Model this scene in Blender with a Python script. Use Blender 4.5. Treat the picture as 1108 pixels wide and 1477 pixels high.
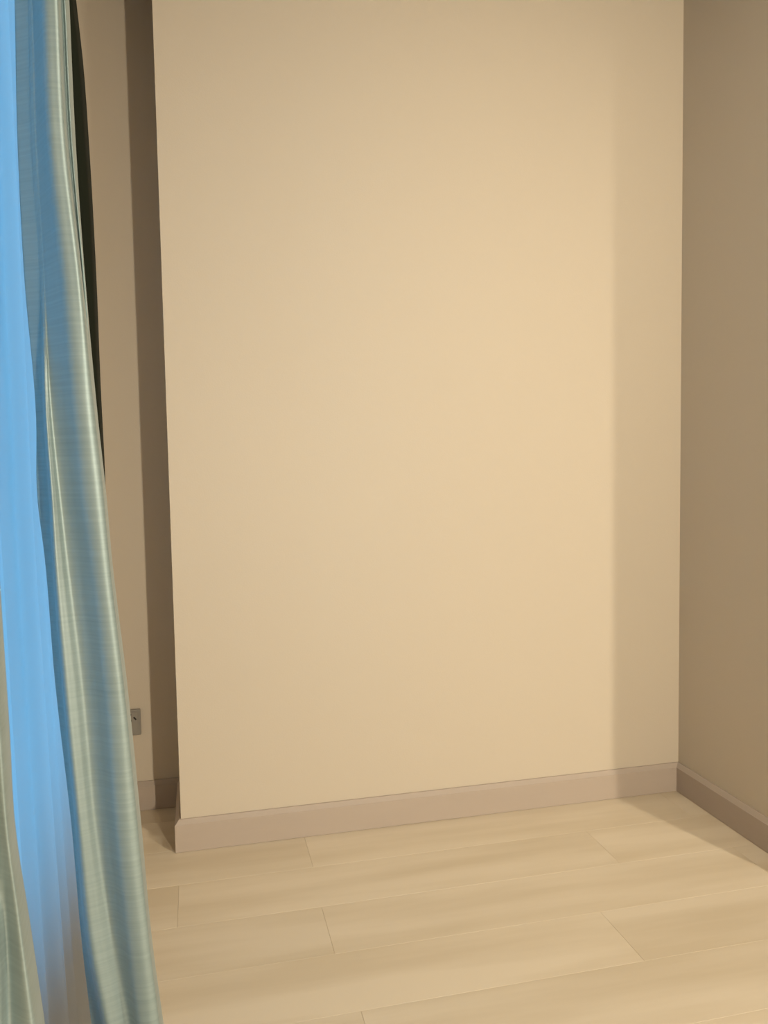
import bpy, bmesh, math, random
from mathutils import Vector, Matrix
random.seed(4)
for o in list(bpy.data.objects): bpy.data.objects.remove(o)
S = bpy.context.scene
COL = S.collection

# ------------------------------------------------------------------ camera
F, YAW, PITCH, ROLL, EYE = 1160.8, 0.2290, 0.0667, -0.0175, 1.15
fw = Vector((math.sin(YAW)*math.cos(PITCH), math.cos(YAW)*math.cos(PITCH), -math.sin(PITCH)))
r0 = Vector((math.cos(YAW), -math.sin(YAW), 0)); u0 = r0.cross(fw)
rt = math.cos(ROLL)*r0 + math.sin(ROLL)*u0
up = -math.sin(ROLL)*r0 + math.cos(ROLL)*u0
cam = bpy.data.cameras.new('camera'); cam.sensor_fit = 'VERTICAL'; cam.sensor_height = 24
cam.lens = F/1477*24; cam.clip_start = .02
co = bpy.data.objects.new('camera', cam); COL.objects.link(co)
M = Matrix((rt, up, -fw)).transposed().to_4x4(); M.translation = Vector((0, 0, EYE))
co.matrix_world = M; S.camera = co

# ------------------------------------------------------------------ sky: even blue dusk
w = bpy.data.worlds.new('dusk_sky'); S.world = w; w.use_nodes = True
nt = w.node_tree; bg = nt.nodes['Background']
tc = nt.nodes.new('ShaderNodeTexCoord'); sp = nt.nodes.new('ShaderNodeSeparateXYZ')
mr = nt.nodes.new('ShaderNodeMapRange'); mx = nt.nodes.new('ShaderNodeMix'); mx.data_type = 'RGBA'
nt.links.new(tc.outputs['Generated'], sp.inputs[0]); nt.links.new(sp.outputs[2], mr.inputs[0])
mr.inputs[1].default_value = -.3; mr.inputs[2].default_value = .9
nt.links.new(mr.outputs[0], mx.inputs[0])
mx.inputs[6].default_value = (.09, .46, .80, 1); mx.inputs[7].default_value = (.085, .44, .80, 1)
nt.links.new(mx.outputs[2], bg.inputs[0]); bg.inputs[1].default_value = 3.3

# ------------------------------------------------------------------ lamps of the room and an added fill (out of view)
def lamp(name, loc, power, size, color, spread=math.pi, target=None):
    l = bpy.data.lights.new(name, 'AREA'); l.shape = 'DISK'; l.size = size; l.energy = power
    l.color = color; l.spread = spread
    o = bpy.data.objects.new(name, l); o.location = loc; COL.objects.link(o)
    if target: o.rotation_euler = (Vector(target)-Vector(loc)).to_track_quat('-Z', 'Y').to_euler()
    return o
WARM = (1, .88, .70)
lamp('ceiling_lamp_near', (1.15, .65, 2.56), 14, .25, WARM, 2.6, (.6, 2.4, 1.0))
lamp('ceiling_lamp_hall', (2.45, -1.40, 2.56), 145, .12, WARM)
lamp('ceiling_lamp_far', (1.40, -2.70, 2.50), 108, .12, WARM)
lamp('aimed_fill_far', (1.40, -2.70, 1.50), 27, .10, WARM, 1.8, (.2, 2.4, 1.2))  # added fill at mid height, aimed at the wall to limit spill
S.view_settings.view_transform = 'Standard'; S.view_settings.look = 'None'
S.view_settings.gamma = 1; S.view_settings.use_curve_mapping = False
S.view_settings.exposure = 0.04

# ------------------------------------------------------------------ helpers
def mat(name, col, rough=.7, spec=.3, noise=None, bump=None, **kw):
    m = bpy.data.materials.new(name); m.use_nodes = True; n = m.node_tree
    p = n.nodes['Principled BSDF']
    p.inputs['Base Color'].default_value = (*col, 1); p.inputs['Roughness'].default_value = rough
    p.inputs['Specular IOR Level'].default_value = spec
    for k, v in kw.items(): p.inputs[k.replace('_', ' ')].default_value = v
    if noise or bump:
        t = n.nodes.new('ShaderNodeTexCoord'); mp = n.nodes.new('ShaderNodeMapping')
        n.links.new(t.outputs['Object'], mp.inputs[0])
    if noise:
        sc, amt, stretch = noise
        mp.inputs['Scale'].default_value = stretch
        nz = n.nodes.new('ShaderNodeTexNoise'); nz.inputs['Scale'].default_value = sc; nz.inputs['Detail'].default_value = 5
        n.links.new(mp.outputs[0], nz.inputs[0])
        mx = n.nodes.new('ShaderNodeMix'); mx.data_type = 'RGBA'
        mx.inputs[6].default_value = (*[c*(1-amt) for c in col], 1); mx.inputs[7].default_value = (*[min(1, c*(1+amt)) for c in col], 1)
        n.links.new(nz.outputs[0], mx.inputs[0]); n.links.new(mx.outputs[2], p.inputs['Base Color'])
    if bump:
        nb = n.nodes.new('ShaderNodeTexNoise'); nb.inputs['Scale'].default_value = bump[0]; nb.inputs['Detail'].default_value = 3
        m2 = n.nodes.new('ShaderNodeMapping'); n.links.new(t.outputs['Object'], m2.inputs[0])
        if len(bump) > 2: m2.inputs['Scale'].default_value = bump[2]
        n.links.new(m2.outputs[0], nb.inputs[0])
        b = n.nodes.new('ShaderNodeBump'); b.inputs['Strength'].default_value = bump[1]; b.inputs['Distance'].default_value = .002
        n.links.new(nb.outputs[0], b.inputs['Height']); n.links.new(b.outputs[0], p.inputs['Normal'])
    return m

def link(name, bm, m, parent=None, smooth=False):
    me = bpy.data.meshes.new(name); bm.normal_update(); bm.to_mesh(me); bm.free()
    if smooth:
        for f in me.polygons: f.use_smooth = True
    me.materials.append(m)
    o = bpy.data.objects.new(name, me); COL.objects.link(o)
    if parent: o.parent = parent
    return o
def box(bm, a, b, bev=0):
    vs = [bm.verts.new((x, y, z)) for x in (a[0], b[0]) for y in (a[1], b[1]) for z in (a[2], b[2])]
    fs = [bm.faces.new([vs[i] for i in q]) for q in ((0,1,3,2), (4,6,7,5), (0,4,5,1), (2,3,7,6), (0,2,6,4), (1,5,7,3))]
    if bev:
        es = list({e for f in fs for e in f.edges})
        bmesh.ops.bevel(bm, geom=es, offset=bev, segments=2, affect='EDGES', profile=.6)
    return bm
def struct(name, boxes, m, parent=None, bev=0):
    bm = bmesh.new()
    for a, b in boxes: box(bm, a, b, bev)
    o = link(name, bm, m, parent)
    if not parent: o['kind'] = 'structure'
    return o

# ------------------------------------------------------------------ plan of the room (metres)
XL = -.45          # inner face of the window wall
XB = -.075         # left end of the projecting wall
YB = 2.399         # its face
YR = 2.726         # alcove wall
XR = 1.580         # right wall
YE = 1.560         # near end of the right wall
XF, YF, ZC = 4.2, -4.2, 2.62

paint = mat('warm_white_paint', (.56, .492, .39), .75, .25, noise=(1.3, .015, (1, 1, 1)), bump=(240, .12))
ceil_m = mat('ceiling_paint', (.14, .12, .095), .9, .1, bump=(200, .1))  # unseen ceiling kept dark to cut bounce light into the alcove
dark_m = mat('dark_unseen_walls', (.08, .05, .03), .6, .3, noise=(6, .2, (.3, .3, 6)))  # dark finish added to the unseen walls to absorb bounce light
base_m = mat('greige_skirting', (.43, .36, .295), .55, .35, noise=(30, .03, (.2, .2, 1)), bump=(90, .08, (.2, .2, 2)))
sub_m = mat('subfloor', (.30, .24, .165), .9)

struct('wall_back', [((XB, YB, 0), (XR+.2, YR+.14, ZC))], paint)
struct('wall_alcove', [((XL-.14, YR, 0), (XB, YR+.14, ZC))], paint)
struct('wall_right', [((XR, YE, 0), (XR+.2, YB, ZC))], paint)
struct('wall_hall', [((XR+.2, YE+.06, 0), (XF+.14, YE+.2, ZC)), ((XF, YF-.14, 0), (XF+.14, YE+.06, ZC))], dark_m)
struct('wall_rear', [((XL-.14, YF-.14, 0), (XF, YF, ZC))], dark_m)
WY0, WY1, WZ0, WZ1 = .74, 1.78, .45, 2.38
struct('wall_left', [((XL-.14, YF, 0), (XL, WY0, ZC)), ((XL-.14, WY1, 0), (XL, YR, ZC)),
                     ((XL-.14, WY0, 0), (XL, WY1, WZ0)), ((XL-.14, WY0, WZ1), (XL, WY1, ZC))], paint)
struct('ceiling', [((XL-.14, YF-.14, ZC), (XF+.14, YR+.14, ZC+.12))], ceil_m)

# skirting: flat board with a bevelled lip on top
HB, TB, LIP = .0832, .0178, .0115
def skirting(name, p0, p1, nrm, m=None, ends=(0, 0)):
    """p0->p1 along the wall, nrm points into the room"""
    a, b, n = Vector((*p0, 0)), Vector((*p1, 0)), Vector((*nrm, 0))
    bm = bmesh.new()
    prof = [(0, .001), (TB, .001), (TB, HB-.001), (TB-.0015, HB), (.006, HB+LIP), (0, HB+LIP)]
    d = (b-a).normalized(); rows = []
    for P, e in ((a, -ends[0]), (b, ends[1])):
        rows.append([bm.verts.new(P + n*t + d*(e*t) + Vector((0, 0, z))) for t, z in prof])
    k = len(prof)
    for i in range(k): bm.faces.new((rows[0][i], rows[0][(i+1) % k], rows[1][(i+1) % k], rows[1][i]))
    bm.faces.new(rows[0][::-1]); bm.faces.new(rows[1])
    bmesh.ops.recalc_face_normals(bm, faces=bm.faces)
    o = link(name, bm, m or base_m); o['kind'] = 'structure'; return o
skirting('baseboard_back', (XB, YB), (XR, YB), (0, -1), ends=(1, -1))
skirting('baseboard_return', (XB, YB), (XB, YR), (-1, 0), ends=(1, -1))
skirting('baseboard_alcove', (XL, YR), (XB, YR), (0, -1), ends=(-1, -1))
skirting('baseboard_right', (XR, YE), (XR, YB), (-1, 0), ends=(0, -1))
skirting('baseboard_left', (XL, .0), (XL, YR), (1, 0), ends=(0, -1))

# ------------------------------------------------------------------ floor of wide pale planks
floor = struct('floor', [((XL-.14, YF-.14, -.12), (XF+.14, YR+.14, -.012))], sub_m)
plank_m = mat('pale_oak_laminate', (.6, .5, .37), .48, .35)
n = plank_m.node_tree; p = n.nodes['Principled BSDF']
tcn = n.nodes.new('ShaderNodeTexCoord'); oi = n.nodes.new('ShaderNodeObjectInfo')
add = n.nodes.new('ShaderNodeVectorMath'); add.operation = 'ADD'
sc = n.nodes.new('ShaderNodeVectorMath'); sc.operation = 'SCALE'
cx = n.nodes.new('ShaderNodeCombineXYZ')
for i in range(3): n.links.new(oi.outputs['Random'], cx.inputs[i])
n.links.new(cx.outputs[0], sc.inputs[0]); sc.inputs['Scale'].default_value = 40
n.links.new(tcn.outputs['Object'], add.inputs[0]); n.links.new(sc.outputs[0], add.inputs[1])
mp = n.nodes.new('ShaderNodeMapping'); mp.inputs['Scale'].default_value = (.9, 8, 1); n.links.new(add.outputs[0], mp.inputs[0])
nz = n.nodes.new('ShaderNodeTexNoise'); nz.inputs['Scale'].default_value = 1.3; nz.inputs['Detail'].default_value = 4; nz.inputs['Roughness'].default_value = .5
n.links.new(mp.outputs[0], nz.inputs[0])
rp = n.nodes.new('ShaderNodeValToRGB'); n.links.new(nz.outputs[0], rp.inputs[0])
rp.color_ramp.elements[0].position = .36; rp.color_ramp.elements[0].color = (.575, .485, .35, 1)
rp.color_ramp.elements[1].position = .62; rp.color_ramp.elements[1].color = (.66, .572, .435, 1)
hs = n.nodes.new('ShaderNodeHueSaturation')
mrr = n.nodes.new('ShaderNodeMapRange'); mrr.inputs[3].default_value = .975; mrr.inputs[4].default_value = 1.025
n.links.new(oi.outputs['Random'], mrr.inputs[0]); n.links.new(mrr.outputs[0], hs.inputs['Value'])
n.links.new(rp.outputs[0], hs.inputs['Color']); n.links.new(hs.outputs[0], p.inputs['Base Color'])

PW, PL = .205, 1.21
meshes = {}
def plank_mesh(L, W):
    k = (round(L, 3), round(W, 3))
    if k not in meshes:
        bm = bmesh.new(); box(bm, (0, 0, -.012), (L, W, 0))
        es = [e for e in bm.edges if e.verts[0].co.z > -.001 and e.verts[1].co.z > -.001]
        bmesh.ops.bevel(bm, geom=es, offset=.0004, segments=1, affect='EDGES')
        me = bpy.data.meshes.new('plank'); bm.to_mesh(me); bm.free(); me.materials.append(plank_m); meshes[k] = me
    return meshes[k]
joint = {0: .30, 1: .958, 2: .28, 3: 1.13, 4: .288, 5: .70}      # plank ends seen in each row
r_lo = math.floor((YF-1.375)/PW); r_hi = math.ceil((YR+.005-1.375)/PW)
G = .0003
for r in range(r_lo, r_hi):
    y0 = max(1.375+r*PW, YF); y1 = min(1.375+(r+1)*PW, YR)
    j = joint.get(r, (r*.437) % PL)
    x = j-PL*math.ceil((j-XL)/PL)
    while x < XF:
        a, b = max(x, XL), min(x+PL, XF); x += PL
        if b-a < .02: continue
        if r >= 0 and y0 > YE+.3: b = min(b, XR+.02)
        if b-a < .02 or y1-y0 < .01: continue
        o = bpy.data.objects.new('plank', plank_mesh(b-a-G, y1-y0-G)); COL.objects.link(o)
        o.location = (a+G/2, y0+G/2, 0); o.parent = floor

# ------------------------------------------------------------------ window behind the curtains
frame_m = mat('white_window_frame', (.7, .7, .7), .4)
glass_m = bpy.data.materials.new('window_glass'); glass_m.use_nodes = True
n = glass_m.node_tree; n.nodes.clear()
out = n.nodes.new('ShaderNodeOutputMaterial'); mxs = n.nodes.new('ShaderNodeMixShader'); fr = n.nodes.new('ShaderNodeFresnel')
tr = n.nodes.new('ShaderNodeBsdfTransparent'); gl = n.nodes.new('ShaderNodeBsdfGlossy'); gl.inputs['Roughness'].default_value = .02
n.links.new(fr.outputs[0], mxs.inputs[0]); n.links.new(tr.outputs[0], mxs.inputs[1]); n.links.new(gl.outputs[0], mxs.inputs[2]); n.links.new(mxs.outputs[0], out.inputs[0])
win = bpy.data.objects.new('window_1', None); win.location = (XL-.07, (WY0+WY1)/2, WZ0); COL.objects.link(win); win['kind'] = 'structure'
def wpart(name, boxes, m, bev=0):
    bm = bmesh.new(); L = win.location
    for a, b in boxes: box(bm, Vector(a)-L, Vector(b)-L, bev)
    return link(name, bm, m, win)
fx0, fx1, fb = XL-.10, XL-.05, .04; ym = (WY0+WY1)/2
wpart('window_frame', [((fx0, WY0, WZ0), (fx1, WY0+fb, WZ1)), ((fx0, WY1-fb, WZ0), (fx1, WY1, WZ1)),
                       ((fx0, WY0+fb, WZ0), (fx1, WY1-fb, WZ0+fb)), ((fx0, WY0+fb, WZ1-fb), (fx1, WY1-fb, WZ1)),
                       ((fx0, ym-.02, WZ0+fb), (fx1, ym+.02, WZ1-fb))], frame_m)
for a, b in ((WY0+fb, ym-.02), (ym+.02, WY1-fb)):
    wpart('pane', [((fx0+.02, a, WZ0+fb), (fx0+.026, b, WZ1-fb))], glass_m)
wpart('window_sill', [((XL-.05, WY0, WZ0), (XL+.02, WY1, WZ0+.02))], frame_m, .003)

# ------------------------------------------------------------------ cloth surfaces
def at(px, py, Y):
    d = fw + rt*((px-554)/F) - up*((py-738.5)/F)
    return Vector((d.x*Y/d.y, Y, EYE + d.z*Y/d.y))
def cr(p, t):                      # Catmull-Rom through a list
    n_ = len(p)-1; x = t*n_; i = min(int(x), n_-1); f = x-i
    a, b, c, d = p[max(i-1, 0)], p[i], p[i+1], p[min(i+2, n_)]
    return b + (c-a)*(.5*f) + (a*2-b*5+c*4-d)*(.5*f*f) + (b*3-a-c*3+d)*(.5*f**3)
def cloth(name, rows, m, ns, nv, parent=None, top=2.47, bottom=.02, thick=.0012, topdrift=.35, ripple=0, wander=()):
    """rows: {image y: [(px, Y), ...]} control points of the cross-section at rising depth down the drop"""
    ys = sorted(rows)
    R = [[at(px, y, Y) for px, Y in rows[y]] for y in ys]
    fine = [[cr(r, i/(ns-1)) for i in range(ns)] for r in R]
    # extend to rail and hem along the cloth's own lean
    first, second, last, prev = fine[0], fine[1], fine[-1], fine[-2]
    tp = []
    for a, b in zip(first, second):
        d = (a-b)/(a.z-b.z); tp.append(Vector((a.x+d.x*(top-a.z)*topdrift, a.y+d.y*(top-a.z)*topdrift, top)))
    bt = []
    for a, b in zip(last, prev):
        d = (a-b)/(a.z-b.z); bt.append(Vector((a.x+d.x*(bottom-a.z), a.y+d.y*(bottom-a.z), bottom)))
    allr = [tp]+fine+[bt]
    bm = bmesh.new(); g = []
    def hermite(K, z):                 # position along a column as a smooth function of height
        n_ = len(K); j = 0
        while j < n_-2 and z < K[j+1].z: j += 1
        def sl(i):
            if i == 0: return (K[1]-K[0])/(K[1].z-K[0].z)
            if i == n_-1: return (K[-1]-K[-2])/(K[-1].z-K[-2].z)
            h0, h1 = K[i].z-K[i-1].z, K[i+1].z-K[i].z
            return ((K[i]-K[i-1])/h0*h1 + (K[i+1]-K[i])/h1*h0)/(h0+h1)
        h = K[j+1].z-K[j].z; t = (z-K[j].z)/h
        return (K[j]*(2*t**3-3*t*t+1) + sl(j)*h*(t**3-2*t*t+t) + K[j+1]*(3*t*t-2*t**3) + sl(j+1)*h*(t**3-t*t))
    for j in range(nv):
        z = top + (bottom-top)*j/(nv-1); row = []
        for i in range(ns):
            v = hermite([q[i] for q in allr], z); v.z = z
            if ripple:
                v = v + Vector((.25, -1, 0))*ripple*(math.sin(v.z*9+i*.05)*.5+math.sin(v.z*23+i*.11+1)*.25)
            row.append(bm.verts.new(v))
        g.append(row)
    for j in range(nv-1):
        for i in range(ns-1): bm.faces.new((g[j][i], g[j+1][i], g[j+1][i+1], g[j][i+1]))
    o = link(name, bm, m, parent, True)
    so = o.modifiers.new('thickness', 'SOLIDIFY'); so.thickness = thick
    return o

# satin: teal, with fine horizontal slub
sat = mat('teal_satin', (.17, .285, .275), .53, .9)
n = sat.node_tree; p = n.nodes['Principled BSDF']
p.inputs['Metallic'].default_value = .45; p.inputs['Sheen Weight'].default_value = .1; p.inputs['Sheen Roughness'].default_value = .4
p.inputs['Anisotropic'].default_value = 0
t = n.nodes.new('ShaderNodeTexCoord'); mp = n.nodes.new('ShaderNodeMapping'); mp.inputs['Scale'].default_value = (8, 8, 320)
nz = n.nodes.new('ShaderNodeTexNoise'); nz.inputs['Scale'].default_value = 1; nz.inputs['Detail'].default_value = 3
n.links.new(t.outputs['Object'], mp.inputs[0]); n.links.new(mp.outputs[0], nz.inputs[0])
mx = n.nodes.new('ShaderNodeMix'); mx.data_type = 'RGBA'
mx.inputs[6].default_value = (.20, .27, .265, 1); mx.inputs[7].default_value = (.285, .365, .375, 1)
n.links.new(nz.outputs[0], mx.inputs[0]); n.links.new(mx.outputs[2], p.inputs['Base Color'])

# right-hand drape, seen nearly end on
D = 1.00
main = {
 0: [(21, D+0.0140), (39, D+0.0040), (42, D-0.0020), (45, D-0.0070), (48, D-0.0110), (55, D-0.0300), (62, D-0.0475), (74, D-0.0510), (84, D-0.0475), (89, D-0.0220), (94, D-0.0250), (99, D+0.0000), (100, D+0.0300), (99, D+0.0700)],
 200: [(25, D+0.0140), (42, D+0.0040), (46, D-0.0020), (50, D-0.0070), (54, D-0.0110), (62, D-0.0300), (70, D-0.0475), (83, D-0.0510), (94, D-0.0475), (99, D-0.0220), (104, D-0.0250), (108, D+0.0000), (109, D+0.0300), (108, D+0.0700)],
 400: [(35, D+0.0140), (55, D+0.0040), (59, D-0.0020), (62.5, D-0.0070), (66, D-0.0110), (78, D-0.0300), (90, D-0.0475), (106, D-0.0510), (116, D-0.0475), (119, D-0.0220), (121, D-0.0250), (122, D+0.0000), (123, D+0.0300), (122, D+0.0700)],
 600: [(52, D+0.0140), (62, D+0.0040), (65, D-0.0308), (70.5, D-0.0322), (76, D-0.0272), (92, D-0.0336), (108, D-0.0475), (125, D-0.0510), (135, D-0.0475), (138, D-0.0380), (139, D-0.0180), (140, D+0.0000), (141, D+0.0300), (140, D+0.0700)],
 720: [(54, D+0.0140), (69, D+0.0040), (73, D-0.0340), (80.5, D-0.0350), (88, D-0.0290), (104, D-0.0340), (120, D-0.0475), (137, D-0.0510), (148, D-0.0475), (151, D-0.0380), (152, D-0.0180), (153, D+0.0000), (154, D+0.0300), (153, D+0.0700)],
 800: [(64, D+0.0140), (74, D+0.0040), (77, D-0.0340), (87, D-0.0350), (97, D-0.0290), (114, D-0.0340), (131, D-0.0475), (146, D-0.0510), (156, D-0.0475), (158, D-0.0380), (160, D-0.0180), (160, D+0.0000), (161, D+0.0300), (160, D+0.0700)],
 980: [(79, D+0.0140), (88, D+0.0040), (91, D-0.0340), (105, D-0.0350), (119, D-0.0290), (135.5, D-0.0340), (152, D-0.0475), (168, D-0.0510), (177, D-0.0475), (179, D-0.0380), (181, D-0.0180), (182, D+0.0000), (183, D+0.0300), (182, D+0.0700)],
 1200: [(104, D+0.0140), (109, D+0.0040), (112, D-0.0340), (126, D-0.0350), (140, D-0.0290), (154.5, D-0.0340), (169, D-0.0475), (186, D-0.0510), (198, D-0.0475), (201, D-0.0380), (203, D-0.0180), (204, D+0.0000), (205, D+0.0300), (204, D+0.0700)],
 1360: [(118, D+0.0140), (124, D+0.0040), (128, D-0.0340), (146, D-0.0350), (164, D-0.0290), (175, D-0.0340), (186, D-0.0475), (203, D-0.0510), (214, D-0.0475), (217, D-0.0380), (219, D-0.0180), (219, D+0.0000), (220, D+0.0300), (219, D+0.0700)],
 1477: [(132, D+0.0140), (146, D+0.0040), (150, D-0.0340), (167.5, D-0.0350), (185, D-0.0290), (192.5, D-0.0340), (200, D-0.0475), (216, D-0.0510), (228, D-0.0475), (232, D-0.0380), (235, D-0.0180), (235, D+0.0000), (236, D+0.0300), (235, D+0.0700)],
}
drape = cloth('curtain', main, sat, 90, 150, ripple=.0012)
drape['label'] = 'tall teal satin curtain hanging in full beside the blue window, in front of the alcove'
drape['category'] = 'curtain'; drape['group'] = 'teal satin curtains'
# its trailing pleat: hangs straighter, coloured near black throughout
pleat_m = mat('near_black_cloth', (.007, .009, .005), .9, .12)
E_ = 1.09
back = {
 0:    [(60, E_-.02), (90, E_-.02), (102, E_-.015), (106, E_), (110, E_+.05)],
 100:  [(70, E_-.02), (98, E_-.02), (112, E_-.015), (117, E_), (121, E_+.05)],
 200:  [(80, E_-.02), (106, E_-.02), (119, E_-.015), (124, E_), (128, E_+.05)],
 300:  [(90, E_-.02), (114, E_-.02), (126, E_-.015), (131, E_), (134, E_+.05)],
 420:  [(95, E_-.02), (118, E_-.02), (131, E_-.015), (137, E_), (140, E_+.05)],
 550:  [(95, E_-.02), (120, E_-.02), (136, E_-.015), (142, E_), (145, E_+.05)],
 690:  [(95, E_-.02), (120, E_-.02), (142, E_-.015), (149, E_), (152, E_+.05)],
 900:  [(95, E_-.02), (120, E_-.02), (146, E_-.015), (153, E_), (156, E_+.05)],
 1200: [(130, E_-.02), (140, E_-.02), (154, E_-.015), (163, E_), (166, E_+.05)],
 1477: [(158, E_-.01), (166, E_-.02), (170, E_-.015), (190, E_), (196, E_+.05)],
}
pleat_o = cloth('dark_pleat', back, pleat_m, 30, 90, parent=drape, ripple=.0008)

pleat_o['label'] = 'near-black pleat hanging behind the satin'
# left-hand drape, only its edge in the frame
N_ = .70
left = {
 -100: [(-128, N_+.03), (-122, N_-.02), (-112, N_+.02), (-100, N_-.03), (-92, N_-.01), (-85, N_+.03)],
 300:  [(-128, N_+.03), (-110, N_-.02), (-88, N_+.02), (-68, N_-.03), (-50, N_-.01), (-42, N_+.03)],
 700:  [(-120, N_+.03), (-85, N_-.02), (-55, N_+.02), (-30, N_-.03), (-14, N_-.01), (-8, N_+.03)],
 870:  [(-105, N_+.03), (-70, N_-.02), (-42, N_+.02), (-18, N_-.03), (-4, N_-.01), (2, N_+.03)],
 1070: [(-90, N_+.03), (-55, N_-.02), (-28, N_+.01), (-5, N_-.025), (8, N_-.014), (15, N_+.03)],
 1180: [(-80, N_+.03), (-45, N_-.02), (-20, N_), (0, N_-.02), (12, N_-.018), (21, N_+.03)],
 1340: [(-80, N_+.03), (-40, N_-.02), (-6, N_-.018), (10, N_-.008), (30, N_-.02), (45, N_+.02)],
 1477: [(-80, N_+.03), (-35, N_-.02), (-2, N_-.02), (16, N_-.008), (48, N_-.022), (65, N_+.02)],
}
ld = cloth('curtain', left, sat, 60, 110, ripple=.001)
ld['label'] = 'sliver of teal satin curtain at the lower left edge, left of the blue window'
ld['category'] = 'curtain'; ld['group'] = 'teal satin curtains'

# sheer between them, glowing with the sky behind it
sh = bpy.data.materials.new('sheer_voile'); sh.use_nodes = True
n = sh.node_tree; n.nodes.clear()
out = n.nodes.new('ShaderNodeOutputMaterial'); a1 = n.nodes.new('ShaderNodeMixShader'); a2 = n.nodes.new('ShaderNodeMixShader')
tl = n.nodes.new('ShaderNodeBsdfTranslucent'); df = n.nodes.new('ShaderNodeBsdfDiffuse'); tp_ = n.nodes.new('ShaderNodeBsdfTransparent')
tl.inputs[0].default_value = (.64, .69, .74, 1); df.inputs[0].default_value = (.62, .62, .66, 1)
a1.inputs[0].default_value = .07; a2.inputs[0].default_value = .06
n.links.new(tl.outputs[0], a1.inputs[1]); n.links.new(df.outputs[0], a1.inputs[2])
n.links.new(a1.outputs[0], a2.inputs[1]); n.links.new(tp_.outputs[0], a2.inputs[2]); n.links.new(a2.outputs[0], out.inputs[0])
bm = bmesh.new(); g = []
NV, NS = 60, 220
pts = []
for j in range(NV):
    z = .03 + (2.44-.03)*j/(NV-1); row = []
    lean = .045*max(0, (1.1-z)/1.1)**1.3
    for i in range(NS):
        s = i/(NS-1); y = .77 + s*.95
        x = -.245 + lean*s + .007*math.sin(s*62+.5*math.sin(z*1.5)) + .004*math.sin(s*27+z*.6)
        if s > .89: x -= (s-.89)/.11*.17
        if s < .06: x -= (.06-s)/.06*.15
        row.append(bm.verts.new((x, y, z)))
    g.append(row)
for j in range(NV-1):
    for i in range(NS-1): bm.faces.new((g[j][i], g[j][i+1], g[j+1][i+1], g[j+1][i]))
so = link('sheer_curtain', bm, sh, None, True)
so['label'] = 'pale sheer voile glowing blue in front of the window, between the teal satin curtains'
so['category'] = 'sheer curtain'

# curtain rail above the frame
rail_m = mat('white_rail', (.7, .7, .68), .4)
bm = bmesh.new()
box(bm, (-.27, .60, 2.49), (-.21, 1.85, 2.52), .003)
ro = link('curtain_rail_1', bm, rail_m); ro['kind'] = 'structure'

# ------------------------------------------------------------------ socket in the alcove
sw = mat('socket_plastic', (.27, .25, .215), .45, .4); dk = mat('socket_slot', (.02, .018, .015), .6)
r = bpy.data.objects.new('wall_socket', None); r.location = (-.238, YR, .255); COL.objects.link(r)
r['label'] = 'grey plastic wall socket low on the alcove wall, half hidden by the curtain'; r['category'] = 'socket'
bm = bmesh.new(); box(bm, (-.036, -.013, 0), (.036, 0, .086), .003); link('plate', bm, sw, r)
bm = bmesh.new(); box(bm, (-.029, -.0165, .008), (.029, -.013, .079), .001); link('face', bm, sw, r)
for (x, z, ang) in ((.003, .068, .6), (.0185, .058, -.7), (.005, .048, .2)):
    bm = bmesh.new(); box(bm, (-.0024, -.0172, -.006), (.0024, -.0162, .006))
    bmesh.ops.rotate(bm, verts=bm.verts, cent=(0, 0, 0), matrix=Matrix.Rotation(ang, 3, 'Y'))
    o = link('slot', bm, dk, r); o.location = (x, 0, z)
